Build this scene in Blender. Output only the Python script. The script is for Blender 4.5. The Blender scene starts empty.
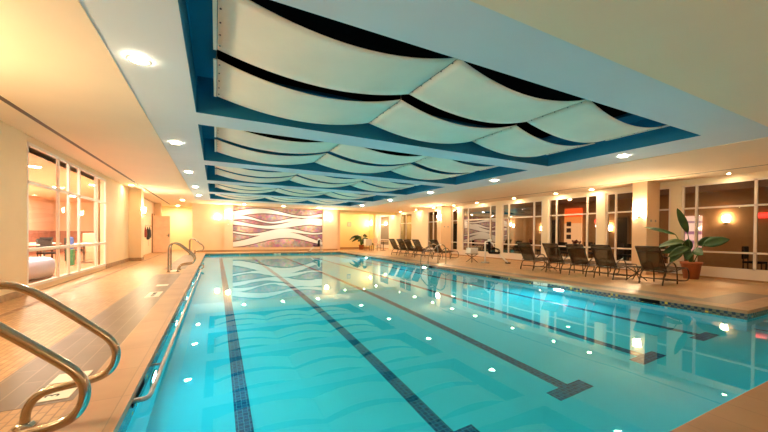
import bpy, bmesh, math, random
from mathutils import Vector, Matrix
random.seed(7)
PI = math.pi
SC = bpy.context.scene
COL = SC.collection
H = 3.043            # ceiling height
XL, XR = -.557, 7.86  # pool sides
YN, YF = 1.0, 22.2    # pool ends
ZW = -.12            # water level
ZB = -1.2            # pool bottom
WL, WR = -3.22, 13.3  # side walls
YB = -3.0            # back of the built room

# ------------------------------------------------------------------ materials
def new_mat(name):
    m = bpy.data.materials.new(name); m.use_nodes = True
    nt = m.node_tree
    return m, nt, nt.nodes['Principled BSDF']

def mat(name, col, rough=.6, metal=0., noise=0., scale=6., bump=0., spec=.5, emis=None, es=0.):
    m, nt, b = new_mat(name)
    b.inputs['Base Color'].default_value = (*col, 1)
    b.inputs['Roughness'].default_value = rough
    b.inputs['Metallic'].default_value = metal
    b.inputs['Specular IOR Level'].default_value = spec
    if emis:
        b.inputs['Emission Color'].default_value = (*emis, 1)
        b.inputs['Emission Strength'].default_value = es
    if noise or bump:
        tc = nt.nodes.new('ShaderNodeTexCoord')
        n = nt.nodes.new('ShaderNodeTexNoise'); n.inputs['Scale'].default_value = scale
        n.inputs['Detail'].default_value = 4
        nt.links.new(tc.outputs['Object'], n.inputs['Vector'])
        if noise:
            r = nt.nodes.new('ShaderNodeValToRGB')
            r.color_ramp.elements[0].color = (*[c * (1 - noise) for c in col], 1)
            r.color_ramp.elements[1].color = (*[min(1, c * (1 + noise)) for c in col], 1)
            r.color_ramp.elements[0].position = .3; r.color_ramp.elements[1].position = .7
            nt.links.new(n.outputs['Fac'], r.inputs['Fac'])
            nt.links.new(r.outputs['Color'], b.inputs['Base Color'])
        if bump:
            bp = nt.nodes.new('ShaderNodeBump'); bp.inputs['Strength'].default_value = bump
            bp.inputs['Distance'].default_value = .01
            nt.links.new(n.outputs['Fac'], bp.inputs['Height'])
            nt.links.new(bp.outputs['Normal'], b.inputs['Normal'])
    return m

def emit(name, col, s):
    m, nt, b = new_mat(name)
    b.inputs['Base Color'].default_value = (*col, 1)
    b.inputs['Emission Color'].default_value = (*col, 1)
    b.inputs['Emission Strength'].default_value = s
    return m

def tile(name, c1, c2, mortar, bw, rh, msize=.004, rough=.45, offset=.5, rot=0., coat=0., vary=.25):
    """rectangular tiles of bw x rh metres in the object's XY"""
    m, nt, b = new_mat(name)
    tc = nt.nodes.new('ShaderNodeTexCoord')
    mp = nt.nodes.new('ShaderNodeMapping'); mp.inputs['Rotation'].default_value[2] = rot
    br = nt.nodes.new('ShaderNodeTexBrick')
    br.offset = offset
    br.inputs['Scale'].default_value = 1
    br.inputs['Brick Width'].default_value = bw
    br.inputs['Row Height'].default_value = rh
    br.inputs['Mortar Size'].default_value = msize
    br.inputs['Mortar Smooth'].default_value = .3
    br.inputs['Color1'].default_value = (*c1, 1); br.inputs['Color2'].default_value = (*c2, 1)
    br.inputs['Mortar'].default_value = (*mortar, 1)
    nt.links.new(tc.outputs['Object'], mp.inputs['Vector'])
    nt.links.new(mp.outputs['Vector'], br.inputs['Vector'])
    n = nt.nodes.new('ShaderNodeTexNoise'); n.inputs['Scale'].default_value = 1.7; n.inputs['Detail'].default_value = 5
    nt.links.new(tc.outputs['Object'], n.inputs['Vector'])
    mx = nt.nodes.new('ShaderNodeMixRGB'); mx.blend_type = 'MULTIPLY'; mx.inputs['Fac'].default_value = 1
    rp = nt.nodes.new('ShaderNodeValToRGB')
    rp.color_ramp.elements[0].position = .3; rp.color_ramp.elements[1].position = .7
    rp.color_ramp.elements[0].color = (1 - vary, 1 - vary * 1.1, 1 - vary * 1.2, 1); rp.color_ramp.elements[1].color = (1, 1, 1, 1)
    nt.links.new(n.outputs['Fac'], rp.inputs['Fac'])
    nt.links.new(br.outputs['Color'], mx.inputs['Color1']); nt.links.new(rp.outputs['Color'], mx.inputs['Color2'])
    nt.links.new(mx.outputs['Color'], b.inputs['Base Color'])
    b.inputs['Roughness'].default_value = rough
    b.inputs['Coat Weight'].default_value = coat
    bp = nt.nodes.new('ShaderNodeBump'); bp.inputs['Strength'].default_value = .25; bp.inputs['Distance'].default_value = .003
    bp.invert = True
    nt.links.new(br.outputs['Fac'], bp.inputs['Height']); nt.links.new(bp.outputs['Normal'], b.inputs['Normal'])
    return m

def mosaic(name, size, cols, swiz='XZ'):
    """small square tiles coloured in a checker with random accents; cols = dark, light, accent, grout"""
    m, nt, b = new_mat(name)
    N, L = nt.nodes, nt.links
    tc = N.new('ShaderNodeTexCoord'); sp = N.new('ShaderNodeSeparateXYZ'); L.new(tc.outputs['Object'], sp.inputs[0])
    def mth(op, a, bb=None):
        q = N.new('ShaderNodeMath'); q.operation = op
        for i, v in enumerate((a, bb)):
            if v is None: continue
            if isinstance(v, (int, float)): q.inputs[i].default_value = v
            else: L.new(v, q.inputs[i])
        return q.outputs[0]
    u = mth('DIVIDE', sp.outputs[swiz[0]], size); v = mth('DIVIDE', sp.outputs[swiz[1]], size)
    fu, fv = mth('FLOOR', u), mth('FLOOR', v)
    chk = mth('MODULO', mth('ABSOLUTE', mth('ADD', fu, fv)), 2)
    cx = N.new('ShaderNodeCombineXYZ'); L.new(fu, cx.inputs[0]); L.new(fv, cx.inputs[1])
    wn = N.new('ShaderNodeTexWhiteNoise'); wn.noise_dimensions = '2D'; L.new(cx.outputs[0], wn.inputs['Vector'])
    def mix(f, a, c):
        q = N.new('ShaderNodeMixRGB')
        for s, v_ in ((q.inputs['Fac'], f), (q.inputs['Color1'], a), (q.inputs['Color2'], c)):
            if isinstance(v_, tuple): s.default_value = (*v_, 1)
            elif isinstance(v_, (int, float)): s.default_value = v_
            else: L.new(v_, s)
        return q.outputs[0]
    c = mix(chk, cols[0], cols[1])
    c = mix(mth('GREATER_THAN', wn.outputs['Value'], .955), c, cols[2])
    g = mth('MAXIMUM', mth('GREATER_THAN', mth('ABSOLUTE', mth('SUBTRACT', mth('FRACT', u), .5)), .45),
            mth('GREATER_THAN', mth('ABSOLUTE', mth('SUBTRACT', mth('FRACT', v), .5)), .45))
    c = mix(g, c, cols[3])
    L.new(c, b.inputs['Base Color']); b.inputs['Roughness'].default_value = .25
    return m

def glass_mat(name, tint, ior, gl=(1, 1, 1)):
    """thin window pane: lets light straight through (tinted) and mirrors by Fresnel"""
    m = bpy.data.materials.new(name); m.use_nodes = True; nt = m.node_tree; nt.nodes.clear()
    o = nt.nodes.new('ShaderNodeOutputMaterial'); mx = nt.nodes.new('ShaderNodeMixShader')
    t = nt.nodes.new('ShaderNodeBsdfTransparent'); t.inputs[0].default_value = (*tint, 1)
    g = nt.nodes.new('ShaderNodeBsdfGlossy'); g.inputs['Roughness'].default_value = .0; g.inputs['Color'].default_value = (*gl, 1)
    f = nt.nodes.new('ShaderNodeFresnel'); f.inputs['IOR'].default_value = ior
    nt.links.new(f.outputs[0], mx.inputs[0]); nt.links.new(t.outputs[0], mx.inputs[1]); nt.links.new(g.outputs[0], mx.inputs[2])
    nt.links.new(mx.outputs[0], o.inputs[0])
    return m

M = {}
M['cream'] = mat('cream paint', (.86, .65, .41), .75, noise=.03, scale=2)
M['peach'] = mat('peach paint', (.84, .62, .42), .75, noise=.03, scale=2)
M['ivory'] = mat('ivory paint', (.86, .76, .58), .7)
M['yellow'] = mat('pale yellow paint', (.86, .74, .38), .75)
M['ceil'] = mat('ceiling paint', (.90, .73, .53), .85, noise=.02, scale=1)
M['soffit'] = mat('pale blue grey paint', (.66, .74, .80), .8, noise=.02, scale=1)
M['coffer'] = mat('deep blue paint', (.0, .18, .33), .75, noise=.06, scale=3)
M['gap_shade'] = mat('black painted gap shade', (.006, .008, .012), .95, spec=.1)  # black stands in for the shade seen through gaps between the strips
M['slot'] = mat('dark metal slot', (.10, .06, .04), .5)
M['white'] = mat('white frame paint', (.85, .76, .68), .45)
M['fabric'] = mat('cream sailcloth', (.95, .86, .72), .9, noise=.04, scale=1.5, bump=.1, spec=.1)
M['rod'] = mat('thin dark cable', (.12, .13, .12), .5, metal=.5)
M['steel'] = mat('brushed stainless steel', (.46, .41, .35), .2, metal=1, noise=.05, scale=30)
M['steel_dark'] = mat('dull steel', (.38, .38, .38), .35, metal=1)
M['plaster'] = mat('aqua pool plaster', (.05, .75, .90), .8, noise=.03, scale=1.2)
M['deck'] = tile('tan deck mosaic', (.62, .37, .17), (.50, .27, .11), (.30, .17, .08), .11, .055, .005, .42, vary=.18, rot=PI / 2)
M['coping'] = tile('sandy coping tile', (.50, .29, .16), (.45, .26, .14), (.32, .19, .11), .60, .30, .004, .45, vary=.2, rot=PI / 2, offset=0)
M['strip'] = tile('grey brown paving tile', (.20, .14, .10), (.17, .115, .08), (.34, .24, .16), .60, .15, .004, .4, vary=.25, rot=PI / 2)
M['dash'] = tile('dark border tile', (.26, .12, .06), (.45, .26, .15), (.6, .4, .25), .30, .12, .02, .5, rot=PI / 2)
M['baseboard'] = mat('brown tile baseboard', (.42, .25, .13), .5, noise=.2, scale=9)
M['band_y'] = mosaic('waterline mosaic along the sides', .05, ((.012, .03, .07), (.13, .14, .10), (.75, .45, .06), (.10, .11, .10)), 'YZ')
M['band_x'] = mosaic('waterline mosaic across the ends', .05, ((.012, .05, .09), (.12, .30, .32), (.7, .45, .08), (.22, .32, .32)), 'XZ')
M['lane'] = mosaic('navy lane mosaic', .05, ((.004, .06, .15), (.008, .10, .22), (.01, .14, .30), (.05, .32, .40)), 'XY')
M['black'] = mat('black plastic', (.006, .006, .008), .95, spec=.1)
M['chair_frame'] = mat('dark bronze aluminium', (.045, .03, .02), .35, metal=.4)
M['sling'] = mat('brown woven sling', (.085, .045, .018), .9, noise=.25, scale=60, bump=.2, spec=.15)
M['terracotta'] = mat('terracotta', (.40, .13, .055), .7, noise=.12, scale=8)
M['soil'] = mat('dark soil', (.04, .025, .015), .95, noise=.4, scale=30)
M['leaf'] = mat('glossy green leaf', (.022, .075, .014), .6, noise=.35, scale=5)
M['leaf_dark'] = mat('dark green leaf', (.02, .075, .02), .4, noise=.35, scale=5)
M['stem'] = mat('green stem', (.06, .14, .03), .6)
M['brass'] = mat('brass', (.65, .42, .14), .3, metal=1)
M['shade'] = emit('glowing sconce glass', (1, .76, .45), 220)
M['shade_dim'] = emit('dim sconce glass', (1, .72, .40), 60)
M['lens'] = emit('downlight lens', (1, .79, .54), 195)
M['lens_lounge'] = emit('bright lounge lamp lens', (1, .86, .68), 480)
M['lens_warm'] = emit('wall washer lens', (1, .68, .36), 180)
M['ring'] = mat('white trim ring', (.9, .85, .75), .4)
M['pool_lens'] = emit('underwater lamp lens', (.62, .97, 1), 290)
M['pool_lens_soft'] = emit('shallow underwater lamp lens', (.30, .92, 1), 50)
M['exit'] = emit('red exit lettering', (1, .03, .02), 4)
M['exit_body'] = mat('exit sign housing', (.55, .07, .05), .5, emis=(1, .05, .03), es=.9)
M['wood'] = mat('tan door veneer', (.84, .58, .40), .5, noise=.1, scale=3)
M['frame_brown'] = mat('brown door frame', (.30, .17, .09), .5)
M['black_cloth'] = mat('black cloth', (.02, .02, .025), .9)
M['red_cloth'] = mat('dark red cloth', (.25, .04, .03), .9)
M['towel'] = mat('white towelling', (.85, .82, .78), .95, bump=.3, scale=50)
M['beige_cloth'] = mat('beige cloth', (.7, .62, .5), .95)
M['lounge_wall'] = mat('lounge wall paint', (.92, .72, .52), .8)
M['lounge_low'] = mat('rose brown wainscot', (.52, .24, .16), .7, noise=.2, scale=3)
M['lounge_floor'] = mat('rust carpet', (.50, .22, .12), .9, noise=.3, scale=4)
M['sofa'] = mat('pale lilac upholstery', (.68, .66, .85), .8)
M['blue'] = mat('blue plastic', (.05, .16, .62), .4)
M['green'] = mat('green plastic', (.03, .25, .12), .4)
M['dark_wood'] = mat('dark wood', (.07, .03, .018), .45, noise=.3, scale=9)
M['tan_wall'] = mat('tan corridor paint', (.50, .30, .15), .8, noise=.05)
M['dark_floor'] = mat('dark patterned carpet', (.10, .055, .035), .9, noise=.4, scale=6)
M['dark_ceil'] = mat('brown ceiling paint', (.22, .13, .09), .9)
M['door_dark'] = mat('black doorway', (.012, .01, .01), .8)
M['paper'] = mat('white paper', (.9, .86, .8), .7)
M['ink'] = mat('dark ink', (.03, .03, .03), .7)
M['marker'] = mat('white depth tile', (.82, .74, .62), .4)
M['glass_l'] = glass_mat('clear window glass', (.97, .97, .95), 1.45, (.45, .45, .45))
M['glass_r'] = glass_mat('night window glass', (.62, .56, .50), 1.5, (.36, .33, .30))

# orange wall panel with light in its colour, pink shelf poster
_s = M['sling'].node_tree; _o = _s.nodes['Material Output']; _b = _s.nodes['Principled BSDF']
_mx = _s.nodes.new('ShaderNodeMixShader'); _t = _s.nodes.new('ShaderNodeBsdfTransparent'); _mx.inputs[0].default_value = .30
_s.links.new(_b.outputs[0], _mx.inputs[1]); _s.links.new(_t.outputs[0], _mx.inputs[2]); _s.links.new(_mx.outputs[0], _o.inputs[0])
def bands(name, cols, axis, scale, emis=0.):
    m, nt, b = new_mat(name); N, L = nt.nodes, nt.links
    tc = N.new('ShaderNodeTexCoord'); sp = N.new('ShaderNodeSeparateXYZ'); L.new(tc.outputs['Generated'], sp.inputs[0])
    r = N.new('ShaderNodeValToRGB'); r.color_ramp.interpolation = 'CONSTANT'
    while len(r.color_ramp.elements) < len(cols): r.color_ramp.elements.new(.5)
    for e, (p, c) in zip(r.color_ramp.elements, cols): e.position = p; e.color = (*c, 1)
    L.new(sp.outputs[axis], r.inputs['Fac'])
    L.new(r.outputs['Color'], b.inputs['Base Color'])
    if emis:
        L.new(r.outputs['Color'], b.inputs['Emission Color']); b.inputs['Emission Strength'].default_value = emis
    return m
M['orange_panel'] = bands('orange panel with painted light', [(0, (.75, .42, .20)), (.62, (.8, .25, .06)), (.78, (1, .12, .02))], 'Z', 1, .55)  # emission and redder top band stand in for orange light on it
M['pink_panel'] = bands('backlit striped panel', [(0, (.8, .45, .42)), (.25, (.25, .12, .22)), (.33, (.9, .6, .55)), (.5, (.35, .15, .25)), (.58, (.95, .7, .6)), (.8, (.4, .25, .3)), (.86, (.9, .65, .55))], 'Z', 1, .5)

def mural_mat():
    m, nt, b = new_mat('mural of sweeping waves'); N, L = nt.nodes, nt.links
    tc = N.new('ShaderNodeTexCoord'); sp = N.new('ShaderNodeSeparateXYZ'); L.new(tc.outputs['Generated'], sp.inputs[0])
    def mth(op, a, bb=None, cc=None):
        q = N.new('ShaderNodeMath'); q.operation = op
        for i, v in enumerate((a, bb, cc)):
            if v is None: continue
            if isinstance(v, (int, float)): q.inputs[i].default_value = v
            else: L.new(v, q.inputs[i])
        return q.outputs[0]
    x = sp.outputs['X']; z = sp.outputs['Z']
    edges = []
    def wave(c0, amp, fr, ph, slope, width):
        cen = mth('ADD', mth('MULTIPLY', mth('SINE', mth('ADD', mth('MULTIPLY', x, fr), ph)), amp), mth('ADD', c0, mth('MULTIPLY', x, slope)))
        wid = mth('ADD', width, mth('MULTIPLY', mth('SINE', mth('ADD', mth('MULTIPLY', x, fr * .8), ph + 1.3)), width * .45))
        dd = mth('SUBTRACT', mth('ABSOLUTE', mth('SUBTRACT', z, cen)), wid)
        edges.append(mth('LESS_THAN', mth('ABSOLUTE', mth('SUBTRACT', dd, .012)), .012))
        return mth('LESS_THAN', dd, 0.)
    w = [wave(.86, .06, 7, -.6, .0, .045), wave(.55, .07, 6.5, 2.2, .08, .06), wave(.70, .05, 11, .4, -.05, .03), wave(.20, .13, 5.2, -1.3, -.02, .06), wave(.36, .05, 9, 2.8, .05, .035)]
    mask = w[0]
    for q in w[1:]: mask = mth('MAXIMUM', mask, q)
    vo = N.new('ShaderNodeTexVoronoi'); vo.inputs['Scale'].default_value = 42
    mp = N.new('ShaderNodeMapping'); mp.inputs['Scale'].default_value = (1, 1, .45); L.new(tc.outputs['Generated'], mp.inputs['Vector']); L.new(mp.outputs[0], vo.inputs['Vector'])
    nz = N.new('ShaderNodeTexNoise'); nz.inputs['Scale'].default_value = 5.5; nz.inputs['Detail'].default_value = 3; L.new(mp.outputs[0], nz.inputs['Vector'])
    r = N.new('ShaderNodeValToRGB'); cr = r.color_ramp
    cr.elements[0].position = .33; cr.elements[0].color = (.26, .10, .15, 1)
    cr.elements[1].position = .66; cr.elements[1].color = (.85, .68, .60, 1)
    for p, c in ((.42, (.45, .16, .32)), (.50, (.58, .36, .30)), (.57, (.78, .48, .56))):
        e = cr.elements.new(p); e.color = (*c, 1)
    L.new(nz.outputs['Fac'], r.inputs['Fac'])
    spk = N.new('ShaderNodeMixRGB'); spk.blend_type = 'MULTIPLY'; spk.inputs['Fac'].default_value = .55
    L.new(r.outputs['Color'], spk.inputs['Color1']); L.new(vo.outputs['Color'], spk.inputs['Color2'])
    lift = N.new('ShaderNodeMixRGB'); lift.inputs['Fac'].default_value = .08; lift.inputs['Color2'].default_value = (.9, .8, .75, 1); L.new(spk.outputs[0], lift.inputs['Color1'])
    mx = N.new('ShaderNodeMixRGB'); L.new(mask, mx.inputs['Fac']); L.new(lift.outputs[0], mx.inputs['Color1']); mx.inputs['Color2'].default_value = (.92, .86, .86, 1)
    ed = edges[0]
    for q in edges[1:]: ed = mth('MAXIMUM', ed, q)
    ed = mth('MULTIPLY', ed, mth('SUBTRACT', 1, mask))
    m2 = N.new('ShaderNodeMixRGB'); L.new(ed, m2.inputs['Fac']); L.new(mx.outputs[0], m2.inputs['Color1']); m2.inputs['Color2'].default_value = (.14, .07, .08, 1); mx = m2
    L.new(mx.outputs[0], b.inputs['Base Color']); b.inputs['Roughness'].default_value = .5
    return m
M['mural'] = mural_mat()

def water_mat():
    m = bpy.data.materials.new('clear pool water'); m.use_nodes = True; nt = m.node_tree; nt.nodes.clear()
    o = nt.nodes.new('ShaderNodeOutputMaterial'); g = nt.nodes.new('ShaderNodeBsdfGlass')
    g.inputs['IOR'].default_value = 1.333; g.inputs['Roughness'].default_value = 0; g.inputs['Color'].default_value = (.82, 1, 1, 1)
    tc = nt.nodes.new('ShaderNodeTexCoord')
    n = nt.nodes.new('ShaderNodeTexNoise'); n.inputs['Scale'].default_value = 1.3; n.inputs['Detail'].default_value = 1
    bp = nt.nodes.new('ShaderNodeBump'); bp.inputs['Strength'].default_value = .05; bp.inputs['Distance'].default_value = .02
    nt.links.new(tc.outputs['Object'], n.inputs['Vector']); nt.links.new(n.outputs['Fac'], bp.inputs['Height']); nt.links.new(bp.outputs[0], g.inputs['Normal'])
    nt.links.new(g.outputs[0], o.inputs[0])
    return m
M['water'] = water_mat()

# ------------------------------------------------------------------ geometry helpers
def BM(): return bmesh.new()

def box(bm, x0, x1, y0, y1, z0, z1):
    vs = [bm.verts.new((x, y, z)) for x in (x0, x1) for y in (y0, y1) for z in (z0, z1)]
    for f in ((0, 1, 3, 2), (4, 6, 7, 5), (0, 4, 5, 1), (2, 3, 7, 6), (0, 2, 6, 4), (1, 5, 7, 3)):
        bm.faces.new([vs[i] for i in f])
    return bm

def quad(bm, *ps):
    bm.faces.new([bm.verts.new(p) for p in ps]); return bm

def tube(bm, pts, r, n=10, cap=True, radii=None):
    pts = [Vector(p) for p in pts]
    rings = []
    up = None
    for i, p in enumerate(pts):
        if i == 0: t = pts[1] - p
        elif i == len(pts) - 1: t = p - pts[i - 1]
        else: t = (pts[i + 1] - p).normalized() + (p - pts[i - 1]).normalized()
        t.normalize()
        if up is None:
            up = Vector((0, 0, 1)) if abs(t.z) < .9 else Vector((0, 1, 0))
        a = (up - t * up.dot(t))
        if a.length < 1e-4: a = Vector((1, 0, 0)) - t * t.x
        a.normalize(); up = a
        b = t.cross(a)
        rr = radii[i] if radii else r
        rings.append([bm.verts.new(p + (a * math.cos(2 * PI * k / n) + b * math.sin(2 * PI * k / n)) * rr) for k in range(n)])
    for q in range(len(rings) - 1):
        for k in range(n):
            f = bm.faces.new((rings[q][k], rings[q][(k + 1) % n], rings[q + 1][(k + 1) % n], rings[q + 1][k])); f.smooth = True
    if cap:
        bm.faces.new(list(reversed(rings[0]))); bm.faces.new(rings[-1])
    return bm

def smooth_path(pts, it=3):
    pts = [Vector(p) for p in pts]
    for _ in range(it):
        out = [pts[0]]
        for a, b in zip(pts[:-1], pts[1:]):
            out += [a * .75 + b * .25, a * .25 + b * .75]
        out.append(pts[-1]); pts = out
    return pts

def lathe(bm, prof, n=24, c=(0, 0, 0), cap=True):
    rings = []
    for r, z in prof:
        rings.append([bm.verts.new((c[0] + r * math.cos(2 * PI * k / n), c[1] + r * math.sin(2 * PI * k / n), c[2] + z)) for k in range(n)])
    for q in range(len(rings) - 1):
        for k in range(n):
            f = bm.faces.new((rings[q][k], rings[q][(k + 1) % n], rings[q + 1][(k + 1) % n], rings[q + 1][k])); f.smooth = True
    if cap and prof[0][0] > 1e-5: bm.faces.new(list(reversed(rings[0])))
    if cap and prof[-1][0] > 1e-5: bm.faces.new(rings[-1])
    return bm

def obj(name, bm, m, parent=None, loc=None, bevel=0.):
    bmesh.ops.remove_doubles(bm, verts=bm.verts, dist=1e-5)
    bmesh.ops.recalc_face_normals(bm, faces=bm.faces)
    me = bpy.data.meshes.new(name); bm.to_mesh(me); bm.free()
    o = bpy.data.objects.new(name, me); COL.objects.link(o)
    if m is not None: me.materials.append(M[m] if isinstance(m, str) else m)
    if parent: o.parent = parent
    if loc: o.location = loc
    if bevel:
        md = o.modifiers.new('edge', 'BEVEL'); md.width = bevel; md.segments = 2; md.limit_method = 'ANGLE'
    return o

def tag(o, label, cat, group=None, kind=None):
    if label: o['label'] = label
    if cat: o['category'] = cat
    if group: o['group'] = group
    if kind: o['kind'] = kind
    return o

def struct(name, bm, m, parent=None, bevel=0., label=None):
    o = obj(name, bm, m, parent, bevel=bevel)
    if not parent:
        o['kind'] = 'structure'
        if label: o['label'] = label
    return o

def thing(name, label, cat, loc=(0, 0, 0), rz=0., group=None):
    o = bpy.data.objects.new(name, None); COL.objects.link(o)
    o.location = loc; o.rotation_euler = (0, 0, rz); o.empty_display_size = .1
    return tag(o, label, cat, group)

def kids(o): return [c for c in bpy.data.objects if c.parent == o]

def dup(o, loc, rz=None, label=None, group=None):
    def cp(s, par):
        c = s.copy(); COL.objects.link(c); c.parent = par
        for k in kids(s): cp(k, c)
        return c
    r = cp(o, None); r.location = loc
    if rz is not None: r.rotation_euler = (0, 0, rz)
    if label: r['label'] = label
    if group: r['group'] = group
    return r

def lettering(name, body, size, m, parent, loc, rot, extrude=.001):
    cu = bpy.data.curves.new(name, 'FONT'); cu.body = body; cu.size = size; cu.extrude = extrude
    cu.align_x = 'CENTER'; cu.align_y = 'CENTER'
    t = bpy.data.objects.new(name, cu); COL.objects.link(t)
    bpy.context.view_layer.update()
    me = bpy.data.meshes.new_from_object(t); COL.objects.unlink(t); bpy.data.objects.remove(t)
    o = bpy.data.objects.new(name, me); COL.objects.link(o); me.materials.clear(); me.materials.append(M[m])
    o.parent = parent; o.location = loc; o.rotation_euler = rot
    return o

# ------------------------------------------------------------------ camera
yaw, pitch, roll = [math.radians(a) for a in (26.926, -.523, -.574)]
F = Vector((math.sin(yaw) * math.cos(pitch), math.cos(yaw) * math.cos(pitch), math.sin(pitch)))
R0 = Vector((math.cos(yaw), -math.sin(yaw), 0)); U0 = R0.cross(F)
R = R0 * math.cos(roll) - U0 * math.sin(roll); U = U0 * math.cos(roll) + R0 * math.sin(roll)
cd = bpy.data.cameras.new('camera'); cam = bpy.data.objects.new('camera', cd); COL.objects.link(cam)
cam.matrix_world = Matrix(((R.x, U.x, -F.x, 0), (R.y, U.y, -F.y, 0), (R.z, U.z, -F.z, 1.2), (0, 0, 0, 1)))
cd.sensor_fit = 'HORIZONTAL'; cd.sensor_width = 36; cd.lens = 331.972 / 768 * 36
cd.shift_x = (384 - 384.335) / 768; cd.shift_y = (237.968 - 216) / 768
cd.clip_start = .05; cd.clip_end = 200
SC.camera = cam

# ------------------------------------------------------------------ pool basin
ALX, ALY = 9.7, 2.17     # entry alcove beside the near end
bm = BM()
box(bm, XL - .3, XR + .3, YN - .3, YF + .3, ZB - .2, ZB)
box(bm, XL - .3, XL, YN, YF, ZB, -.16)
box(bm, XL - .3, XR + .3, YF, YF + .3, ZB, -.16)
box(bm, XL - .3, ALX + .3, YN - .3, YN, ZB, -.16)
box(bm, XR, XR + .3, ALY, YF, ZB, -.16)
box(bm, XR + .3, ALX + .3, ALY, ALY + .3, ZB, -.16)
box(bm, ALX, ALX + .3, YN, ALY, ZB, -.16)
# steps in the alcove
for k, (a, z) in enumerate(((XR + .35, -.95), (XR + .75, -.70), (XR + 1.15, -.45))):
    box(bm, a, ALX, YN, ALY, ZB, z)
basin = struct('pool_basin', bm, 'plaster', label='aqua plastered swimming pool basin with entry steps')
# waterline mosaic band
bm = BM()
box(bm, XL - .02, XL + .004, YN, YF, -.28, -.012); box(bm, XR - .004, XR + .02, ALY, YF, -.28, -.012)
box(bm, ALX - .004, ALX + .02, YN, ALY, -.28, -.012)
obj('mosaic_band', bm, 'band_y', basin)
bm = BM()
box(bm, XL, XR, YF - .004, YF + .02, -.28, -.012); box(bm, XL, ALX, YN - .02, YN + .004, -.28, -.012)
box(bm, XR, ALX, ALY - .004, ALY + .02, -.28, -.012)
obj('mosaic_band', bm, 'band_x', basin)
for i, x in enumerate((.25, 1.94, 3.61, 5.27, 6.97)):
    bm = BM(); box(bm, x - .075, x + .075, 2.48, YF - 1.5, ZB, ZB + .004)
    box(bm, x - .29, x + .29, 2.30, 2.48, ZB, ZB + .004)
    box(bm, x - .29, x + .29, YF - 1.5, YF - 1.32, ZB, ZB + .004)
    obj('lane_line', bm, 'lane', basin)
# thin dark joint line on the bottom across the near half
for x, y, ax in ((XR, 3.5, 0), (XR, 8.5, 0)):
    pass
# water
bm = BM()
vs = [bm.verts.new(p) for p in ((XL, YN, ZW), (ALX, YN, ZW), (ALX, ALY, ZW), (XR, ALY, ZW), (XR, YF, ZW), (XL, YF, ZW))]
bm.faces.new(vs)
w = obj('pool_water', bm, 'water'); tag(w, 'clear still turquoise water filling the swimming pool', 'water', kind='stuff')
if w.data.polygons[0].normal.z < 0: w.data.flip_normals()

# ------------------------------------------------------------------ floor
Wc = .34   # coping width
bm = BM()
def fl(x0, x1, y0, y1, z1=0., z0=-.15, b=None): box(b or bm, x0, x1, y0, y1, z0, z1)
fl(-3.9, XL - Wc, YB, 28.2)
fl(XR + Wc, 13.6, ALY + Wc, 28.2); fl(ALX + Wc, 13.6, YB, ALY + Wc)
fl(XL - Wc, ALX + Wc, YB, YN - Wc); fl(XL - Wc, XR + Wc, YF + Wc, 28.2)
struct('floor', bm, 'deck', label='tan mosaic tiled pool deck')
bm = BM()
fl(XL - Wc, XL + .015, YN - Wc, YF + Wc, .008, -.05); fl(XR - .015, XR + Wc, ALY - .015, YF + Wc, .008, -.05)
fl(XL + .015, XR - .015, YF - .015, YF + Wc, .008, -.05); fl(XL + .015, ALX + Wc, YN - Wc, YN + .015, .008, -.05)
fl(XR + Wc, ALX + Wc, ALY - .015, ALY + Wc, .008, -.05); fl(ALX - .015, ALX + Wc, YN + .015, ALY - .015, .008, -.05)
struct('trim_1', bm, 'coping', label='sandy coping tiles around the pool', bevel=.006)
bm = BM()
fl(-1.52, XL - Wc - .001, 3.1, 11.45, .002, -.01); fl(-1.52, XL - Wc - .001, 12.9, 21.2, .002, -.01)
struct('trim_2', bm, 'strip', label='grey brown paving strip along the coping')
bm = BM()
fl(XR + Wc + .001, XR + .75, ALY + Wc, YF, .002, -.01); fl(XR + .75, XR + 2.6, ALY + .2, 3.0, .002, -.01)
struct('trim_3', bm, 'strip', label='grey brown paving strip beside the loungers')
bm = BM(); fl(-2.76, -2.64, YB, 24, .002, -.01)
struct('trim_4', bm, 'dash', label='dashed dark tile line in the deck')

# ------------------------------------------------------------------ ceiling with five coffers
CX0, CX1 = -.28, 7.82
CY = [(2.78, 5.89), (6.51, 9.65), (10.27, 13.2), (13.99, 16.85), (17.63, 20.27)]
SX0, SX1, SY0, SY1 = -.987, 8.95, 2.04, 21.2
bm = BM(); T = .12
box(bm, -3.9, SX0, YB, 28.2, H, H + T); box(bm, SX1, 13.6, YB, 28.2, H, H + T)
box(bm, SX0, SX1, YB, SY0, H, H + T); box(bm, SX0, SX1, SY1, 28.2, H, H + T)
struct('ceiling', bm, 'ceil', label='cream plaster ceiling')
bm = BM(); HS = H + .012
box(bm, SX0, CX0, SY0, SY1, HS, HS + T); box(bm, CX1, SX1, SY0, SY1, HS, HS + T)
ys = [SY0] + [v for c in CY for v in c] + [SY1]
for a, b_ in zip(ys[::2], ys[1::2]): box(bm, CX0, CX1, a, b_, HS, HS + T)
struct('ceiling.001', bm, 'soffit', label='pale blue grey soffit around the coffers')
CT = 3.62
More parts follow.
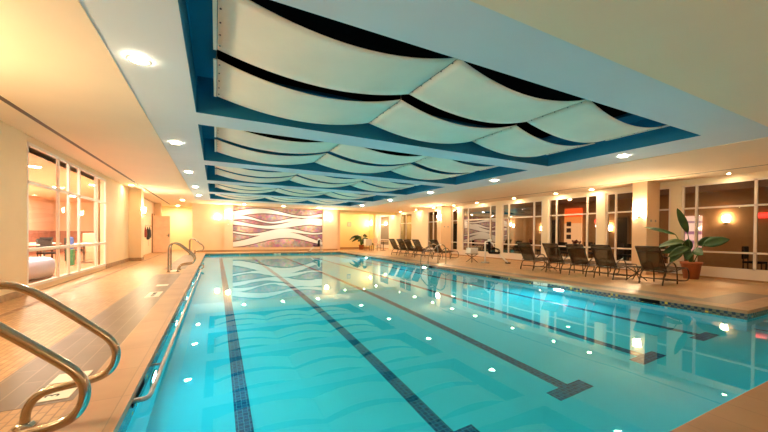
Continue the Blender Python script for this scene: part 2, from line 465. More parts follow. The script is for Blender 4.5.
for i, (a, b_) in enumerate(CY):
    bm = BM()
    box(bm, CX0 - .05, CX0 + .006, a - .05, b_ + .05, HS + .002, CT); box(bm, CX1 - .006, CX1 + .05, a - .05, b_ + .05, HS + .002, CT)
    box(bm, CX0, CX1, a - .05, a + .006, HS + .002, CT); box(bm, CX0, CX1, b_ - .006, b_ + .05, HS + .002, CT)
    hx0, hx1, hy0, hy1 = .0, 7.3, a + .28, b_ - .22
    box(bm, CX0 - .05, hx0, a - .05, b_ + .05, CT, CT + .05); box(bm, hx1, CX1 + .05, a - .05, b_ + .05, CT, CT + .05)
    box(bm, hx0, hx1, a - .05, hy0, CT, CT + .05); box(bm, hx0, hx1, hy1, b_ + .05, CT, CT + .05)
    box(bm, CX0, CX0 + .03, a, b_, CT - .14, CT - .12)
    struct('trim_%d' % (5 + i), bm, 'coffer', label='deep blue recessed ceiling coffer')
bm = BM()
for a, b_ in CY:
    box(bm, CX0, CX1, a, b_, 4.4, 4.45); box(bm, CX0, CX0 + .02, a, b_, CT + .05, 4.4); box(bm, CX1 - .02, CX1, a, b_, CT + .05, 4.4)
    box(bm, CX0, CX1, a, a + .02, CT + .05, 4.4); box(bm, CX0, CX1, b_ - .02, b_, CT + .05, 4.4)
struct('ceiling.004', bm, 'gap_shade', label='added black recess painting the shade above the sailcloth strips')
# linear slot diffusers
bm = BM(); box(bm, -2.70, -2.62, YB, 25.5, H - .003, H + .01)
struct('trim_10', bm, 'slot', label='dark linear slot in the ceiling beside the lounge windows')
bm = BM(); box(bm, 12.19, 12.25, YB, 16.5, H - .003, H + .01)
struct('trim_11', bm, 'slot', label='dark linear slot in the ceiling beside the dark windows')

# fabric canopies
NX = [0.0, 2.48, 4.92, 7.3]
def canopy(y0, y1, label):
    t = thing('ceiling_canopy', label, 'canopy', (0, y0, 3.24), group='sailcloth canopies in the ceiling coffers')
    L_ = y1 - y0
    for p in range(3):
        xa, xb = NX[p] + .006, NX[p + 1] - .006
        bm = BM(); nu, nv = 20, 8
        g = []
        for i in range(nu + 1):
            u = i / nu; row = []
            for j in range(nv + 1):
                v = j / nv
                sag = 4 * u * (1 - u) * .155
                edge = .03 * (2 * abs(v - .5)) ** 2 * 4 * u * (1 - u)
                inset = .035 * 4 * u * (1 - u) * (1 if v > .5 else -1) * (2 * abs(v - .5)) ** 3
                row.append(bm.verts.new((xa + (xb - xa) * u, v * L_ - inset, -sag - edge)))
            g.append(row)
        for i in range(nu):
            for j in range(nv):
                f = bm.faces.new((g[i][j], g[i + 1][j], g[i + 1][j + 1], g[i][j + 1])); f.smooth = True
        o = obj('fabric_panel', bm, 'fabric', t)
        md = o.modifiers.new('thick', 'SOLIDIFY'); md.thickness = .006
    for k, x in enumerate(NX):
        bm = BM(); tube(bm, [(x, -.02, .012), (x, L_ + .02, .012)], .012, 6)
        n = 5
        r_ = obj('cable_rod', bm, 'rod', t)
        if k in (0, 3):
            s = -1 if k == 0 else 1
            bm = BM()
            box(bm, min(x, x + s * .035), max(x, x + s * .035), 0, L_, -.012, .0)
            obj('end_hem', bm, 'fabric', t)
        for q in range(n if y0 < 9 else 0):
            yy = L_ * (q + .5) / n
            bm = BM(); lathe(bm, [(.009, -.008), (.009, .0)], 8, (x + (.03 if k == 0 else -.03 if k == 3 else 0), yy, -.006))
            obj('eyelet', bm, 'rod', t)
        for yy in (0, L_):
            bm = BM(); tube(bm, [(x, yy, .02), (x, yy, CT - 3.24)], .004, 5); obj('hanger_wire', bm, 'rod', t)
ordn = ['first', 'second', 'third', 'fourth', 'fifth']
for i, (a, b_) in enumerate(CY):
    Lc = b_ - a; q = Lc / 3.11
    where = 'in the %s coffer from the mural' % ordn[4 - i] if i > 1 else ('in the largest-looking coffer' if i == 0 else 'in the second largest-looking coffer')
    canopy(a + .26 * q, a + 1.37 * q, 'cream sailcloth strip %s, strip away from the mural' % where)
    canopy(a + 1.60 * q, a + 2.78 * q, 'cream sailcloth strip %s, strip toward the mural' % where)

# ------------------------------------------------------------------ walls, left
bm = BM()
LW = [(8.74, 10.18), (10.18, 10.79), (10.79, 11.5), (11.5, 12.9), (12.9, 13.84)]
box(bm, WL - .15, WL + .02, YB, 8.70, 0, H)                 # near stretch, standing proud of the window
box(bm, WL - .15, WL, 8.70, 13.86, 2.92, H); box(bm, WL - .15, WL, 8.70, 13.86, 0, .10)
box(bm, WL - .15, WL, 13.86, 17.1, 0, H)
box(bm, WL - .3, -2.80, 17.1, 17.6, 0, H)                 # projecting pier
box(bm, -3.62, -3.5, 17.6, 24.6, 0, H)                    # recessed stretch
box(bm, -3.62, -3.08, 24.95, 25.2, 0, H)                  # nib beyond the door
box(bm, -3.62, -3.5, 24.6, 28, 2.3, H); box(bm, -3.62, -3.45, 25.2, 28, 0, H)
struct('wall_left', bm, 'cream', label='cream wall with the lounge window')
bm = BM()
box(bm, WL + .02, WL + .032, YB, 8.69, 0, .12); box(bm, WL, WL + .015, 13.86, 17.1, 0, .14)
box(bm, WL, -2.785, 17.085, 17.1, 0, .14); box(bm, -2.80, -2.785, 17.085, 17.6, 0, .14); box(bm, -3.5, -3.485, 17.6, 24.5, 0, .14)
struct('baseboard_left', bm, 'baseboard')
# window_1: the lounge window
bm = BM(); x0, x1 = WL - .035, WL + .015
for y in (8.76, 10.18, 10.79, 11.5, 12.9, 13.82): box(bm, x0, x1, y - .03, y + .03, .10, 2.92)
for z in (.135, .84, 2.15, 2.885): box(bm, x0, x1, 8.74, 13.82, z - .035, z + .035)
w1 = struct('window_1', bm, 'white', label='tall white framed lounge window', bevel=.006)
bm = BM(); quad(bm, (WL - .03, 8.74, .1), (WL - .03, 13.82, .1), (WL - .03, 13.82, 2.9), (WL - .03, 8.74, 2.9)); obj('pane', bm, 'glass_l', w1)
bm = BM(); box(bm, x0 - .02, x0, 8.74, 8.80, .10, 2.92); obj('side_jamb', bm, 'frame_brown', w1)

# door leaf standing open at the far end and its frame
bm = BM(); box(bm, -3.33, -2.49, 23.98, 24.03, .01, 2.22)
d1 = struct('door_1', bm, 'wood', label='tan door standing open', bevel=.004)
bm = BM(); tube(bm, [(-2.56, 23.98, 1.05), (-2.56, 23.92, 1.05), (-2.68, 23.92, 1.05)], .012, 8); obj('door_handle', bm, 'steel', d1)
bm = BM(); box(bm, -2.60, -2.52, 23.965, 23.98, .95, 1.15); obj('lock_plate', bm, 'steel', d1)
bm = BM(); box(bm, -3.5, -3.36, 24.0, 24.1, 0, 2.34); box(bm, -3.5, -3.44, 24.1, 24.95, 2.25, 2.34); box(bm, -3.5, -3.40, 24.87, 24.95, 0, 2.34)
struct('trim_12', bm, 'frame_brown', label='brown door frame')

# ------------------------------------------------------------------ walls, far end
bm = BM()
box(bm, -1.21, 8.1, 23.8, 24.0, 0, H)
box(bm, 0.47, .98, 23.66, 23.8, 0, H); box(bm, 7.0, 8.1, 23.66, 23.8, 0, H)
box(bm, -1.31, -1.21, 23.8, 27.7, 0, H)
box(bm, 8.1, 8.35, 23.8, 26.1, 0, H)
struct('wall_far', bm, 'peach', label='peach wall carrying the mural')
bm = BM(); box(bm, -3.6, -1.2, 27.5, 27.7, 0, H); struct('wall_far.001', bm, 'yellow', label='bright yellow corridor end wall')
bm = BM(); box(bm, 8.1, 11.95, 26, 26.2, 0, H); box(bm, 11.75, 11.95, 25.2, 26, 0, H); box(bm, 8.35, 13.3, 23.9, 24.1, 2.84, H)
struct('wall_far.002', bm, 'yellow', label='pale yellow alcove wall behind the palm')
bm = BM(); box(bm, 11.9, 13.6, 27.4, 27.6, 0, H); struct('wall_far.003', bm, 'ivory')
bm = BM(); box(bm, -1.21, .47, 23.785, 23.8, 0, .13); box(bm, .455, .995, 23.645, 23.66, 0, .13); box(bm, 1.0, 6.98, 23.785, 23.8, 0, .13); box(bm, 6.985, 8.1, 23.645, 23.66, 0, .13)
box(bm, 8.35, 11.75, 25.985, 26, 0, .15)
struct('baseboard_far', bm, 'baseboard')
bm = BM(); box(bm, YB * 0 - 4, 14, YB - .1, YB, 0, H); struct('wall_back', bm, 'cream')

t = bm = BM(); box(bm, 0, 5.97, 0, .03, 0, 2.66)
mu = obj('wall_mural', bm, 'mural', loc=(1.0, 23.765, .29)); tag(mu, 'wide pink and white mural of sweeping wave bands on the end wall', 'mural')

# ------------------------------------------------------------------ walls, right
WBT, WTP = .30, 2.86      # glass bottom and top
bays = [(-.9, 1.65, [.3]), (1.95, 5.17, [3.54, 4.81]), (5.45, 5.86, []), (6.2, 7.49, [7.14]), (7.79, 9.94, [8.21, 9.55]), (10.24, 12.64, [10.71, 12.21]),
        (13.03, 15.75, [13.47, 15.24]), (16.18, 17.0, [16.73]), (17.25, 19.45, [18.78]), (21.56, 23.4, [22.45]), (25.25, 27.0, [])]
bm = BM()
box(bm, WR, WR + .2, YB, 28, 0, WBT); box(bm, WR, WR + .2, YB, 28, WTP, H)
prev = YB
for a, b_, _ in bays:
    if a > prev: box(bm, WR - (.05 if prev > 0 else 0), WR + .2, prev, a, WBT if a - prev < 1 else 0, WTP)
    prev = b_
box(bm, WR, WR + .2, prev, 28, WBT, WTP)
struct('wall_right', bm, 'ivory', label='ivory window wall behind the loungers')
bm = BM(); box(bm, WR - .03, WR, YB, 28, 0, WBT - .01)
struct('trim_13', bm, 'white', label='white plinth under the dark windows')
bm = BM(); box(bm, WR - .04, WR - .03, YB, 28, 0, .05)
struct('baseboard_right', bm, 'baseboard')
for i, (a, b_, ms) in enumerate(bays):
    bm = BM(); x0, x1 = WR - .02, WR + .06
    for y in [a + .03, b_ - .03]: box(bm, x0, x1, y - .03, y + .03, WBT, WTP)
    for y in ms: box(bm, x0, x1, y - .03, y + .03, WBT, WTP)
    for z in (WBT + .02, .79, 2.13, WTP - .02): box(bm, x0, x1, a, b_, z - .025, z + .025)
    wd = struct('window_%d' % (i + 2), bm, 'white', label='white framed window onto the dark corridor')
    bm = BM(); quad(bm, (WR + .02, a, WBT), (WR + .02, b_, WBT), (WR + .02, b_, WTP), (WR + .02, a, WTP)); obj('pane', bm, 'glass_r', wd)
for i, (a, b_) in enumerate(((5.77, 6.2), (16.83, 17.25), (-1.4, -.9))):
    bm = BM(); box(bm, 12.5, WR, a, b_, 0, H)
    struct('trim_%d' % (14 + i), bm, 'peach', label='square peach wall pier with a sconce', bevel=.004)
for (a, z) in ((5.77, 1.72), (16.83, 1.72)):
    for k in range(2):
        bm = BM(); box(bm, 12.72 + k * .28, 12.79 + k * .28, a - .012, a, z, z + .07)
        o = obj('switch_plate', bm, 'steel_dark')
        tag(o, 'small dark switch plate on the %s pier, %s one' % ('plant-side' if a < 10 else 'ladder-side', 'pool-side' if k == 0 else 'window-side'), 'switch', 'switch plates on the piers')

# ------------------------------------------------------------------ corridor beyond the right windows
bm = BM(); box(bm, WR + .2, 17.8, YB, 28, -.15, 0); struct('floor.001', bm, 'dark_floor')
bm = BM(); box(bm, WR + .2, 17.8, YB, 28, H, H + .1); struct('ceiling.002', bm, 'dark_ceil')
bm = BM(); box(bm, 17.4, 17.6, YB, 28, 0, H); box(bm, WR + .2, 17.6, 27.9, 28, 0, H); box(bm, WR + .2, 17.6, YB - .1, YB, 0, H)
struct('wall_right.001', bm, 'tan_wall', label='tan corridor wall beyond the windows')
for i, (a, b_) in enumerate(((12.3, 13.1), (15.9, 16.9), (20.6, 21.8), (8.8, 9.3))):
    bm = BM(); box(bm, 17.36, 17.4, a, b_, 0, 2.15); struct('door_%d' % (i + 2), bm, 'door_dark')
    bm = BM()
    box(bm, 17.35, 17.40, a - .06, a, 0, 2.2); box(bm, 17.35, 17.40, b_, b_ + .06, 0, 2.2); box(bm, 17.35, 17.40, a, b_, 2.15, 2.2)
    struct('trim_%d' % (20 + i), bm, 'frame_brown')

# ------------------------------------------------------------------ lounge beyond the left window
LX = -8.6
bm = BM(); box(bm, LX, WL - .15, 5.5, 27, -.15, -.002); struct('floor.002', bm, 'lounge_floor')
bm = BM(); box(bm, LX, WL - .15, 5.5, 27, H, H + .1); struct('ceiling.003', bm, 'lounge_wall')
bm = BM(); box(bm, LX - .1, LX, 5.5, 27, 1.25, H); box(bm, LX, WL - .15, 26.9, 27, 1.25, H); box(bm, LX, WL - .15, 5.4, 5.5, 0, H)
box(bm, WL - .30, WL - .2, 13.86, 24.9, 0, H)
struct('wall_left.001', bm, 'lounge_wall', label='bright lounge wall beyond the window')
bm = BM(); box(bm, LX - .1, LX + .03, 5.5, 27, 0, 1.25); box(bm, LX, WL - .15, 26.87, 27, 0, 1.25); struct('wall_left.002', bm, 'lounge_low')

# ------------------------------------------------------------------ lamps
dl0 = None
def downlight(x, y, label, warm=False, r=.085, z=None, group='recessed downlights over the pool hall'):
    global dl0
    z = H if z is None else z
    t = thing('downlight', label, 'ceiling light', (x, y, z), group=group)
    if y == 4.0: r = .04
    bm = BM(); lathe(bm, [(r + .03, -.008), (r + .03, 0), (r, 0), (r, -.008), (r + .03, -.008)], 24, cap=False); obj('trim_ring', bm, 'ring', t)
    bm = BM(); bmesh.ops.create_circle(bm, cap_ends=True, segments=24, radius=r, matrix=Matrix.Translation((0, 0, -.004)))
    o = obj('lens', bm, 'lens_lounge' if (x < -3.5 or y > 26) else 'lens_warm' if warm else 'lens', t)
    if o.data.polygons[0].normal.z > 0: o.data.flip_normals()
    return t
for k, y in enumerate((4.37, 8.03, 11.66, 15.31, 18.6), 1):
    downlight(-.74, y, 'round recessed downlight beside the coffers, lounge-window side, %s from the mural end' % ['sixth', 'fifth', 'fourth', 'third', 'second', 'first'][k])
for k, y in enumerate((4.29, 8.2, 11.9, 15.6, 19.4), 1):
    downlight(8.25, y, 'round recessed downlight beside the coffers, lounger side, %s from the mural end' % ['sixth', 'fifth', 'fourth', 'third', 'second', 'first'][k])
for k, y in enumerate((4.0, 7.85, 9.37, 11.6, 14.18, 16.2, 18.3, 20.5, 22.8, 24.6)):
    downlight(12.97, y, 'warm wall-washing downlight above the dark windows, %s from the end wall' % ['tenth', 'ninth', 'eighth', 'seventh', 'sixth', 'fifth', 'fourth', 'third', 'second', 'first'][k], True, .07, group='wall-washing downlights above the dark windows')
downlight(-1.69, 21.73, 'recessed downlight glowing orange in the ceiling before the yellow corridor', True, .10)
for k, x in enumerate((1.6, 4.0, 6.4)):
    downlight(x, 22.75, 'recessed downlight over the mural, %s' % ('yellow-corridor side', 'over its middle', 'palm side')[k], False, .10, group='recessed downlights over the mural')
downlight(-2.3, 26.3, 'recessed downlight inside the yellow corridor end', True, .09)
for k, (x, y) in enumerate(((9.3, 25.2), (11.0, 25.2), (12.6, 26.3))):
    downlight(x, y, 'recessed downlight in the palm alcove ceiling, %s' % ('mural side', 'middle', 'window side')[k], True, .08, group='recessed downlights in the palm alcove')
for k, y in enumerate((1.2, 5.2, 16.0)):
    downlight(-2.95, y, 'warm recessed downlight over the lounge-side wall, %s' % ('behind the grab rails', 'before the window', 'before the pier')[k], True, .07, group='warm downlights over the lounge-side wall')
for k, (x, y) in enumerate(((-4.6, 12.95), (-6.03, 18.44), (-4.3, 10.3), (-7.2, 12.0), (-6.6, 22.6), (-4.3, 16.8))):  # includes lamps added to brighten the lounge, one above the sofa
    downlight(x, y, 'downlight in the pink lounge ceiling, %s from the sofa' % ordn[k] if k < 5 else 'downlight in the pink lounge ceiling, above the water cooler', False, .12, H - .001, group='downlights in the lounge beyond the window')

def sconce(x, y, z, rz, label, sm='shade'):
    """half-round glass shade on a brass back plate; faces local +x"""
    t = thing('wall_sconce', label, 'wall lamp', (x, y, z), rz, 'wall sconces around the pool hall')
    bm = BM(); box(bm, 0, .015, -.05, .05, -.16, .10); obj('back_plate', bm, 'brass', t, bevel=.004)
    bm = BM(); n = 12; rings = []
    for zz, rr in ((-.10, .07), (.0, .095), (.14, .10)):
        rings.append([bm.verts.new((.02 + rr * math.cos(-PI / 2 + PI * k / n), rr * 1.1 * math.sin(-PI / 2 + PI * k / n), zz)) for k in range(n + 1)])
    for q in range(2):
        for k in range(n): f = bm.faces.new((rings[q][k], rings[q][k + 1], rings[q + 1][k + 1], rings[q + 1][k])); f.smooth = True
    bm.faces.new(rings[0][::-1])
    obj('glass_shade', bm, sm, t)
    bm = BM(); lathe(bm, [(.0, -.17), (.025, -.16), (.055, -.12), (.06, -.10), (.03, -.10)], 16, (.06, 0, 0)); obj('brass_finial', bm, 'brass', t)
    return t
sconce(12.5, 5.98, 2.02, PI, 'lit half-round wall sconce on the pier beside the potted bird-of-paradise')
sconce(12.5, 17.04, 2.30, PI, 'lit half-round wall sconce on the pier behind the pool ladder')
sconce(.72, 23.66, 2.32, -PI / 2, 'lit wall sconce on the pilaster at the mural corridor side')
sconce(7.3, 23.66, 2.4, -PI / 2, 'lit wall sconce on the pilaster at the mural palm side')
sconce(.10, 23.8, 2.2, -PI / 2, 'lit wall sconce on the peach wall between corridor and mural', 'shade_dim')
sconce(-2.80, 17.35, 2.12, 0, 'lit wall sconce on the cream pier before the coat hooks')
sconce(WL + .02, 4.3, 2.1, 0, 'lit wall sconce on the cream wall above the grab rails')
sconce(12.5, -1.15, 2.02, PI, 'added unseen half-round sconce on the window-side pier near the deck corner', 'shade_dim')  # sconce added out of view to warm the nearby ceiling
sconce(6.0, YB, 2.1, PI / 2, 'added unseen wall sconce on the back wall, window side', 'shade_dim')  # added behind the camera for extra warm light
sconce(1.5, YB, 2.1, PI / 2, 'added unseen wall sconce on the back wall, lounge side', 'shade_dim')  # second unseen sconce added for warmth on this side
sconce(11.75, 25.6, 2.15, PI, 'lit wall sconce at the corner of the palm alcove', 'shade_dim')
sconce(12.6, 27.4, 2.2, -PI / 2, 'lit wall sconce on the ivory wall past the palm alcove', 'shade_dim')
sconce(17.4, 5.4, 1.92, PI, 'lit wall sconce in the dark corridor behind the potted bird-of-paradise', 'shade_dim')
sconce(17.4, 9.6, 1.62, PI, 'lit low wall sconce in the dark corridor behind the loungers', 'shade_dim')
sconce(17.4, 13.4, 1.66, PI, 'lit low wall sconce in the dark corridor behind the towels', 'shade_dim')
sconce(17.4, 18.9, 2.3, PI, 'lit wall sconce in the dark corridor behind the pool ladder', 'shade_dim')
for k, (y) in enumerate((9.0, 12.5, 16.0, 19.5)):
    sconce(LX, y, 2.0, 0, 'lit wall sconce in the lounge, %s from the window pier' % ordn[3 - k])

# underwater lights
def pool_light(x, y, rz, label, lm='pool_lens', z=-.42):
    t = thing('pool_light', label, 'pool light', (x, y, z), rz, 'underwater lights in the pool walls')
    bm = BM(); lathe(bm, [(.14, 0), (.14, .02), (.17, .02), (.17, 0)], 24, cap=False); o = obj('steel_ring', bm, 'steel', t); o.rotation_euler = (0, PI / 2, 0)
    bm = BM(); bmesh.ops.create_circle(bm, cap_ends=True, segments=24, radius=.14, matrix=Matrix.Translation((0, 0, .012)))
    o = obj('lamp_lens', bm, lm, t)
    if o.data.polygons[0].normal.z < 0: o.data.flip_normals()
    o.rotation_euler = (0, PI / 2, 0)
    return t
for k, y in enumerate((3.2, 5.55, 11.7, 17.8)):
    if k: pool_light(XR, y, PI, 'glowing underwater light in the lounger-side pool wall, %s' % ('', 'by the nearby loungers', 'by the ladder', 'by the far loungers')[k])
for k in range(10):
    pool_light(XL, 1.9 + k * 2.1, 0, 'glowing underwater light in the grab-rail-side pool wall, %s from the mural' % (ordn + ['sixth', 'seventh', 'eighth', 'ninth', 'tenth'])[9 - k], 'pool_lens_soft', -.5)

# ------------------------------------------------------------------ skimmers and depth markers
for y, wd, lab in ((3.55, .34, 'near the deck corner'), (7.7, .34, 'in front of the towel table'), (11.3, .3, 'beside the ladder'), (19.3, .3, 'before the far palm')):
    bm = BM(); box(bm, XR - .012, XR + .02, y - wd / 2, y + wd / 2, -.118, -.004)
    o = obj('skimmer_opening', bm, 'black'); tag(o, 'dark skimmer opening in the tile band %s' % lab, 'skimmer', 'skimmer openings')
bm = BM(); box(bm, XL - .02, XL + .012, 3.05, 3.5, -.115, -.02)
o = obj('skimmer_opening', bm, 'black'); tag(o, 'dark skimmer opening in the grab-rail side tile band', 'skimmer', 'skimmer openings')

def deck_marker(x, y, w_, l_, label, text=None):
    t = thing('depth_marker', label, 'depth marker', (x, y, .002), group='white depth marker tiles')
    bm = BM(); box(bm, -w_ / 2, w_ / 2, -l_ / 2, l_ / 2, 0, .004); obj('tile_face', bm, 'marker', t)
    if text: lettering('lettering', text, min(w_, l_) * (.52 if len(text) < 6 else .42), 'ink', t, (0, 0, .0055), (0, 0, -PI / 2 + PI))
    return t
deck_marker(-1.05, 3.31, .22, .32, 'white depth tile with dark lettering under the near grab rails', '3 FT')
deck_marker(-1.05, 3.59, .22, .20, 'blank white tile beside the lettered depth tile under the grab rails')
deck_marker(-1.06, 7.75, .22, .62, 'square white tile in the grey strip, lettered', 'NO DIVING')
deck_marker(-1.08, 9.03, .22, .26, 'white tile in the grey strip farther toward the ladder rails')
deck_marker(-1.15, 12.3, .22, .40, 'white tile between the feet of the far grab rails')
deck_marker(8.02, 4.3, .14, .35, 'white tile in the coping before the loungers')
deck_marker(8.02, 12.4, .14, .35, 'white tile in the coping by the pool ladder')
t = thing('depth_marker', 'pair of white tiles in the lounger-side waterline band, reading 4 FT', 'depth marker', (XR - .006, 6.1, -.07), group='white depth marker tiles')
bm = BM(); box(bm, 0, .004, -.22, -.01, -.06, .055); box(bm, 0, .004, .01, .22, -.06, .055); obj('tile_face', bm, 'marker', t)
lettering('lettering', '4 FT', .10, 'ink', t, (-.001, 0, 0), (PI / 2, 0, -PI / 2))
t = thing('depth_marker', 'white tiles in the waterline band under the mural, reading 4 FT', 'depth marker', (3.55, YF - .006, -.06), group='white depth marker tiles')
bm = BM(); box(bm, -.22, -.01, -.004, 0, -.05, .045); box(bm, .01, .22, -.004, 0, -.05, .045); obj('tile_face', bm, 'marker', t)
lettering('lettering', '4 FT', .10, 'ink', t, (0, -.005, 0), (PI / 2, 0, 0))

# ------------------------------------------------------------------ stainless rails
RP = [(-1.28, 0), (-1.28, .70), (-1.27, .82), (-1.17, .885), (-1.05, .86), (-.93, .77), (-.70, .56), (-.61, .47), (-.585, .36), (-.63, .26), (-.74, .225), (-.88, .215), (-.98, .19), (-1.035, .11), (-1.04, 0)]
def grab_rail(y, label, side=1, x0=0., group='steel grab rails'):
    t = thing('grab_rail', label, 'handrail', (0, y, 0), group=group)
    pts = smooth_path([((p[0]) if side > 0 else (2 * 3.6515 - p[0]), 0, p[1]) for p in RP], 3)
    bm = BM(); tube(bm, pts, .0245, 14); obj('rail_tube', bm, 'steel', t)
    for fx in (-1.28, -1.04):
        X = fx if side > 0 else 2 * 3.6515 - fx
        bm = BM(); lathe(bm, [(.055, 0), (.055, .006), (.04, .022), (.026, .026)], 20, (X, 0, .002)); obj('base_flange', bm, 'steel', t)
    return t
grab_rail(2.20, 'polished steel grab rail largest in view, closer to the pool corner')
grab_rail(2.80, 'polished steel grab rail over the lettered depth tile')
grab_rail(11.95, 'looped steel grab rail with its post at the end of the grey strip')
grab_rail(12.55, 'looped steel grab rail just behind the one ending the grey strip')
grab_rail(20.9, 'distant steel grab rail before the yellow corridor, first of its pair')
grab_rail(21.5, 'distant steel grab rail before the yellow corridor, wall side of its pair')

t = thing('pool_ladder', 'steel pool ladder with two looped rails at the lounger-side edge', 'pool ladder', (0, 11.25, 0))
P = [(8.62, 0), (8.62, .55), (8.58, .74), (8.42, .84), (8.2, .80), (8.0, .62), (7.76, .40), (7.72, .2), (7.72, -.9)]
for y in (0, .55):
    bm = BM(); tube(bm, smooth_path([(x, y, z) for x, z in P], 3), .022, 12); obj('rail_tube', bm, 'steel', t)
    bm = BM(); lathe(bm, [(.05, 0), (.05, .006), (.03, .022)], 16, (8.62, y, .002)); obj('base_flange', bm, 'steel', t)
for z in (-.35, -.62, -.88):
    bm = BM(); box(bm, 7.67, 7.77, 0, .55, z - .012, z + .012); obj('ladder_tread', bm, 'steel', t)

# long wall rail at water level
t = thing('wall_rail', 'long steel wall rail at water level along the pool edge', 'handrail', (XL, 3.05, -.06))
bm = BM(); tube(bm, smooth_path([(.0, 0, 0), (.09, 0, 0), (.11, .05, 0), (.11, .2, 0)], 2) + [(.11, 9.8, 0)] + smooth_path([(.11, 10.0, 0), (.09, 10.1, 0), (0, 10.1, 0)], 2), .018, 10)
obj('rail_tube', bm, 'steel_dark', t)
for k in range(6):
    y = .75 + k * 1.7
    bm = BM(); tube(bm, [(.0, y, 0), (.11, y, 0)], .012, 8); obj('bracket', bm, 'steel_dark', t)
    bm = BM()
bm = BM(); tube(bm, smooth_path([(XL + .02, 13.3, -.06), (XL + .14, 13.3, -.05), (XL + .2, 13.5, .02), (XL + .12, 13.8, .06), (XL + .02, 13.9, -.04)], 2), .018, 8)
o = obj('step_handle', bm, 'steel'); tag(o, 'short looped steel handle in the water past the long wall rail', 'handrail')

# ------------------------------------------------------------------ loungers
def make_lounger():
    t = thing('sling_lounger', 'x', 'lounger', group='brown sling loungers around the pool')
    Wd = .55
    # sling back and seat
    def slab(name, prof, m, y0=.035, y1=Wd - .035, th=.012, par=None):
        bm = BM(); top = []; bot = []
        for k, (x, z) in enumerate(prof):
            a = Vector(prof[max(0, k - 1)]); b = Vector(prof[min(len(prof) - 1, k + 1)]); d = (b - a).normalized(); n = Vector((-d.y, d.x)) * th
            top.append([bm.verts.new((x, y, z)) for y in (y0, y1)]); bot.append([bm.verts.new((x + n.x, y, z + n.y)) for y in (y0, y1)])
        for k in range(len(prof) - 1):
            for A, B in ((top[k], top[k + 1]), (bot[k], bot[k + 1])): bm.faces.new((A[0], A[1], B[1], B[0]))
            bm.faces.new((top[k][0], top[k + 1][0], bot[k + 1][0], bot[k][0])); bm.faces.new((top[k][1], top[k + 1][1], bot[k + 1][1], bot[k][1]))
        bm.faces.new((top[0][0], top[0][1], bot[0][1], bot[0][0])); bm.faces.new((top[-1][0], top[-1][1], bot[-1][1], bot[-1][0]))
        return obj(name, bm, m, par or t)
    slab('backrest', [(-.19, .955), (-.10, .83), (.0, .66), (.10, .49), (.20, .35)], 'sling')
    slab('seat', [(.20, .35), (.45, .34), (.75, .38), (1.0, .40), (1.12, .385)], 'sling')
    bm = BM()
    for y in (.018, Wd - .018): tube(bm, [(-.20, y, .97), (-.10, y, .83), (.10, y, .49), (.21, y, .335)], .017, 8)
    tube(bm, [(-.20, .018, .97), (-.20, Wd - .018, .97)], .015, 8); tube(bm, [(-.125, .018, .85), (-.125, Wd - .018, .85)], .011, 8)
    tube(bm, [(.2, .018, .33), (.2, Wd - .018, .33)], .014, 8)
    obj('back_frame', bm, 'chair_frame', t)
    for y, s in ((.018, 1), (Wd - .018, -1)):
        bm = BM(); tube(bm, smooth_path([(.19, y, .33), (.5, y, .33), (.8, y, .37), (1.16, y, .41), (1.30, y, .38), (1.385, y, .24), (1.36, y, .10), (1.22, y, .06), (.75, y, .085), (.36, y, .13)], 2), .016, 8)
        obj('side_rail', bm, 'chair_frame', t)
        bm = BM(); tube(bm, smooth_path([(.10, y, .36), (.24, y, .50), (.42, y, .575), (.58, y, .55), (.70, y, .42), (.745, y, .2), (.75, y, .0)], 2), .017, 8)
        obj('armrest', bm, 'chair_frame', t)
        bm = BM(); tube(bm, smooth_path([(.20, y, .34), (.09, y, .28), (.03, y, .12), (.0, y, .0)], 2), .017, 8)
        obj('leg', bm, 'chair_frame', t)
        bm = BM(); tube(bm, smooth_path([(.04, y, .16), (.2, y, .13), (.36, y, .13)], 1), .013, 8); obj('brace', bm, 'chair_frame', t)
    for x, z in ((.04, .16), (.75, .09), (1.2, .065), (1.15, .41)):
        bm = BM(); tube(bm, [(x, .018, z), (x, Wd - .018, z)], .012, 8); obj('cross_bar', bm, 'chair_frame', t)
    return t
L0 = make_lounger()
near = [(9.92, 4.20, 0, 'brown sling lounger beside the potted bird-of-paradise'),
        (9.92, 5.36, .03, 'brown sling lounger across the small table from the one by the potted plant'),
        (9.92, 6.13, .03, 'brown sling lounger third from the potted plant, in the middle of its row'),
        (9.92, 6.95, .03, 'brown sling lounger fourth from the potted plant'),
        (9.92, 7.99, .03, 'brown sling lounger fifth from the potted plant, by the pool lift')]
for k, (x, y, a, lab) in enumerate(near):
    if k == 0: L0.location = (x, y, 0); L0.rotation_euler = (0, 0, a); L0['label'] = lab
    else: dup(L0, (x, y, 0), a, lab)
far = [(9.62, 17.3, .15, 'brown sling lounger at the far end of the back row, next to the alcove'),
       (9.62, 16.35, .15, 'brown sling lounger second from the alcove in the back row'),
       (9.62, 15.55, .15, 'brown sling lounger third from the alcove in the back row'),
       (9.62, 14.65, .15, 'brown sling lounger fourth from the alcove in the back row'),
       (9.9, 13.4, .15, 'brown sling lounger seen through the pool ladder rails')]
for x, y, a, lab in far: dup(L0, (x, y, 0), a, lab)

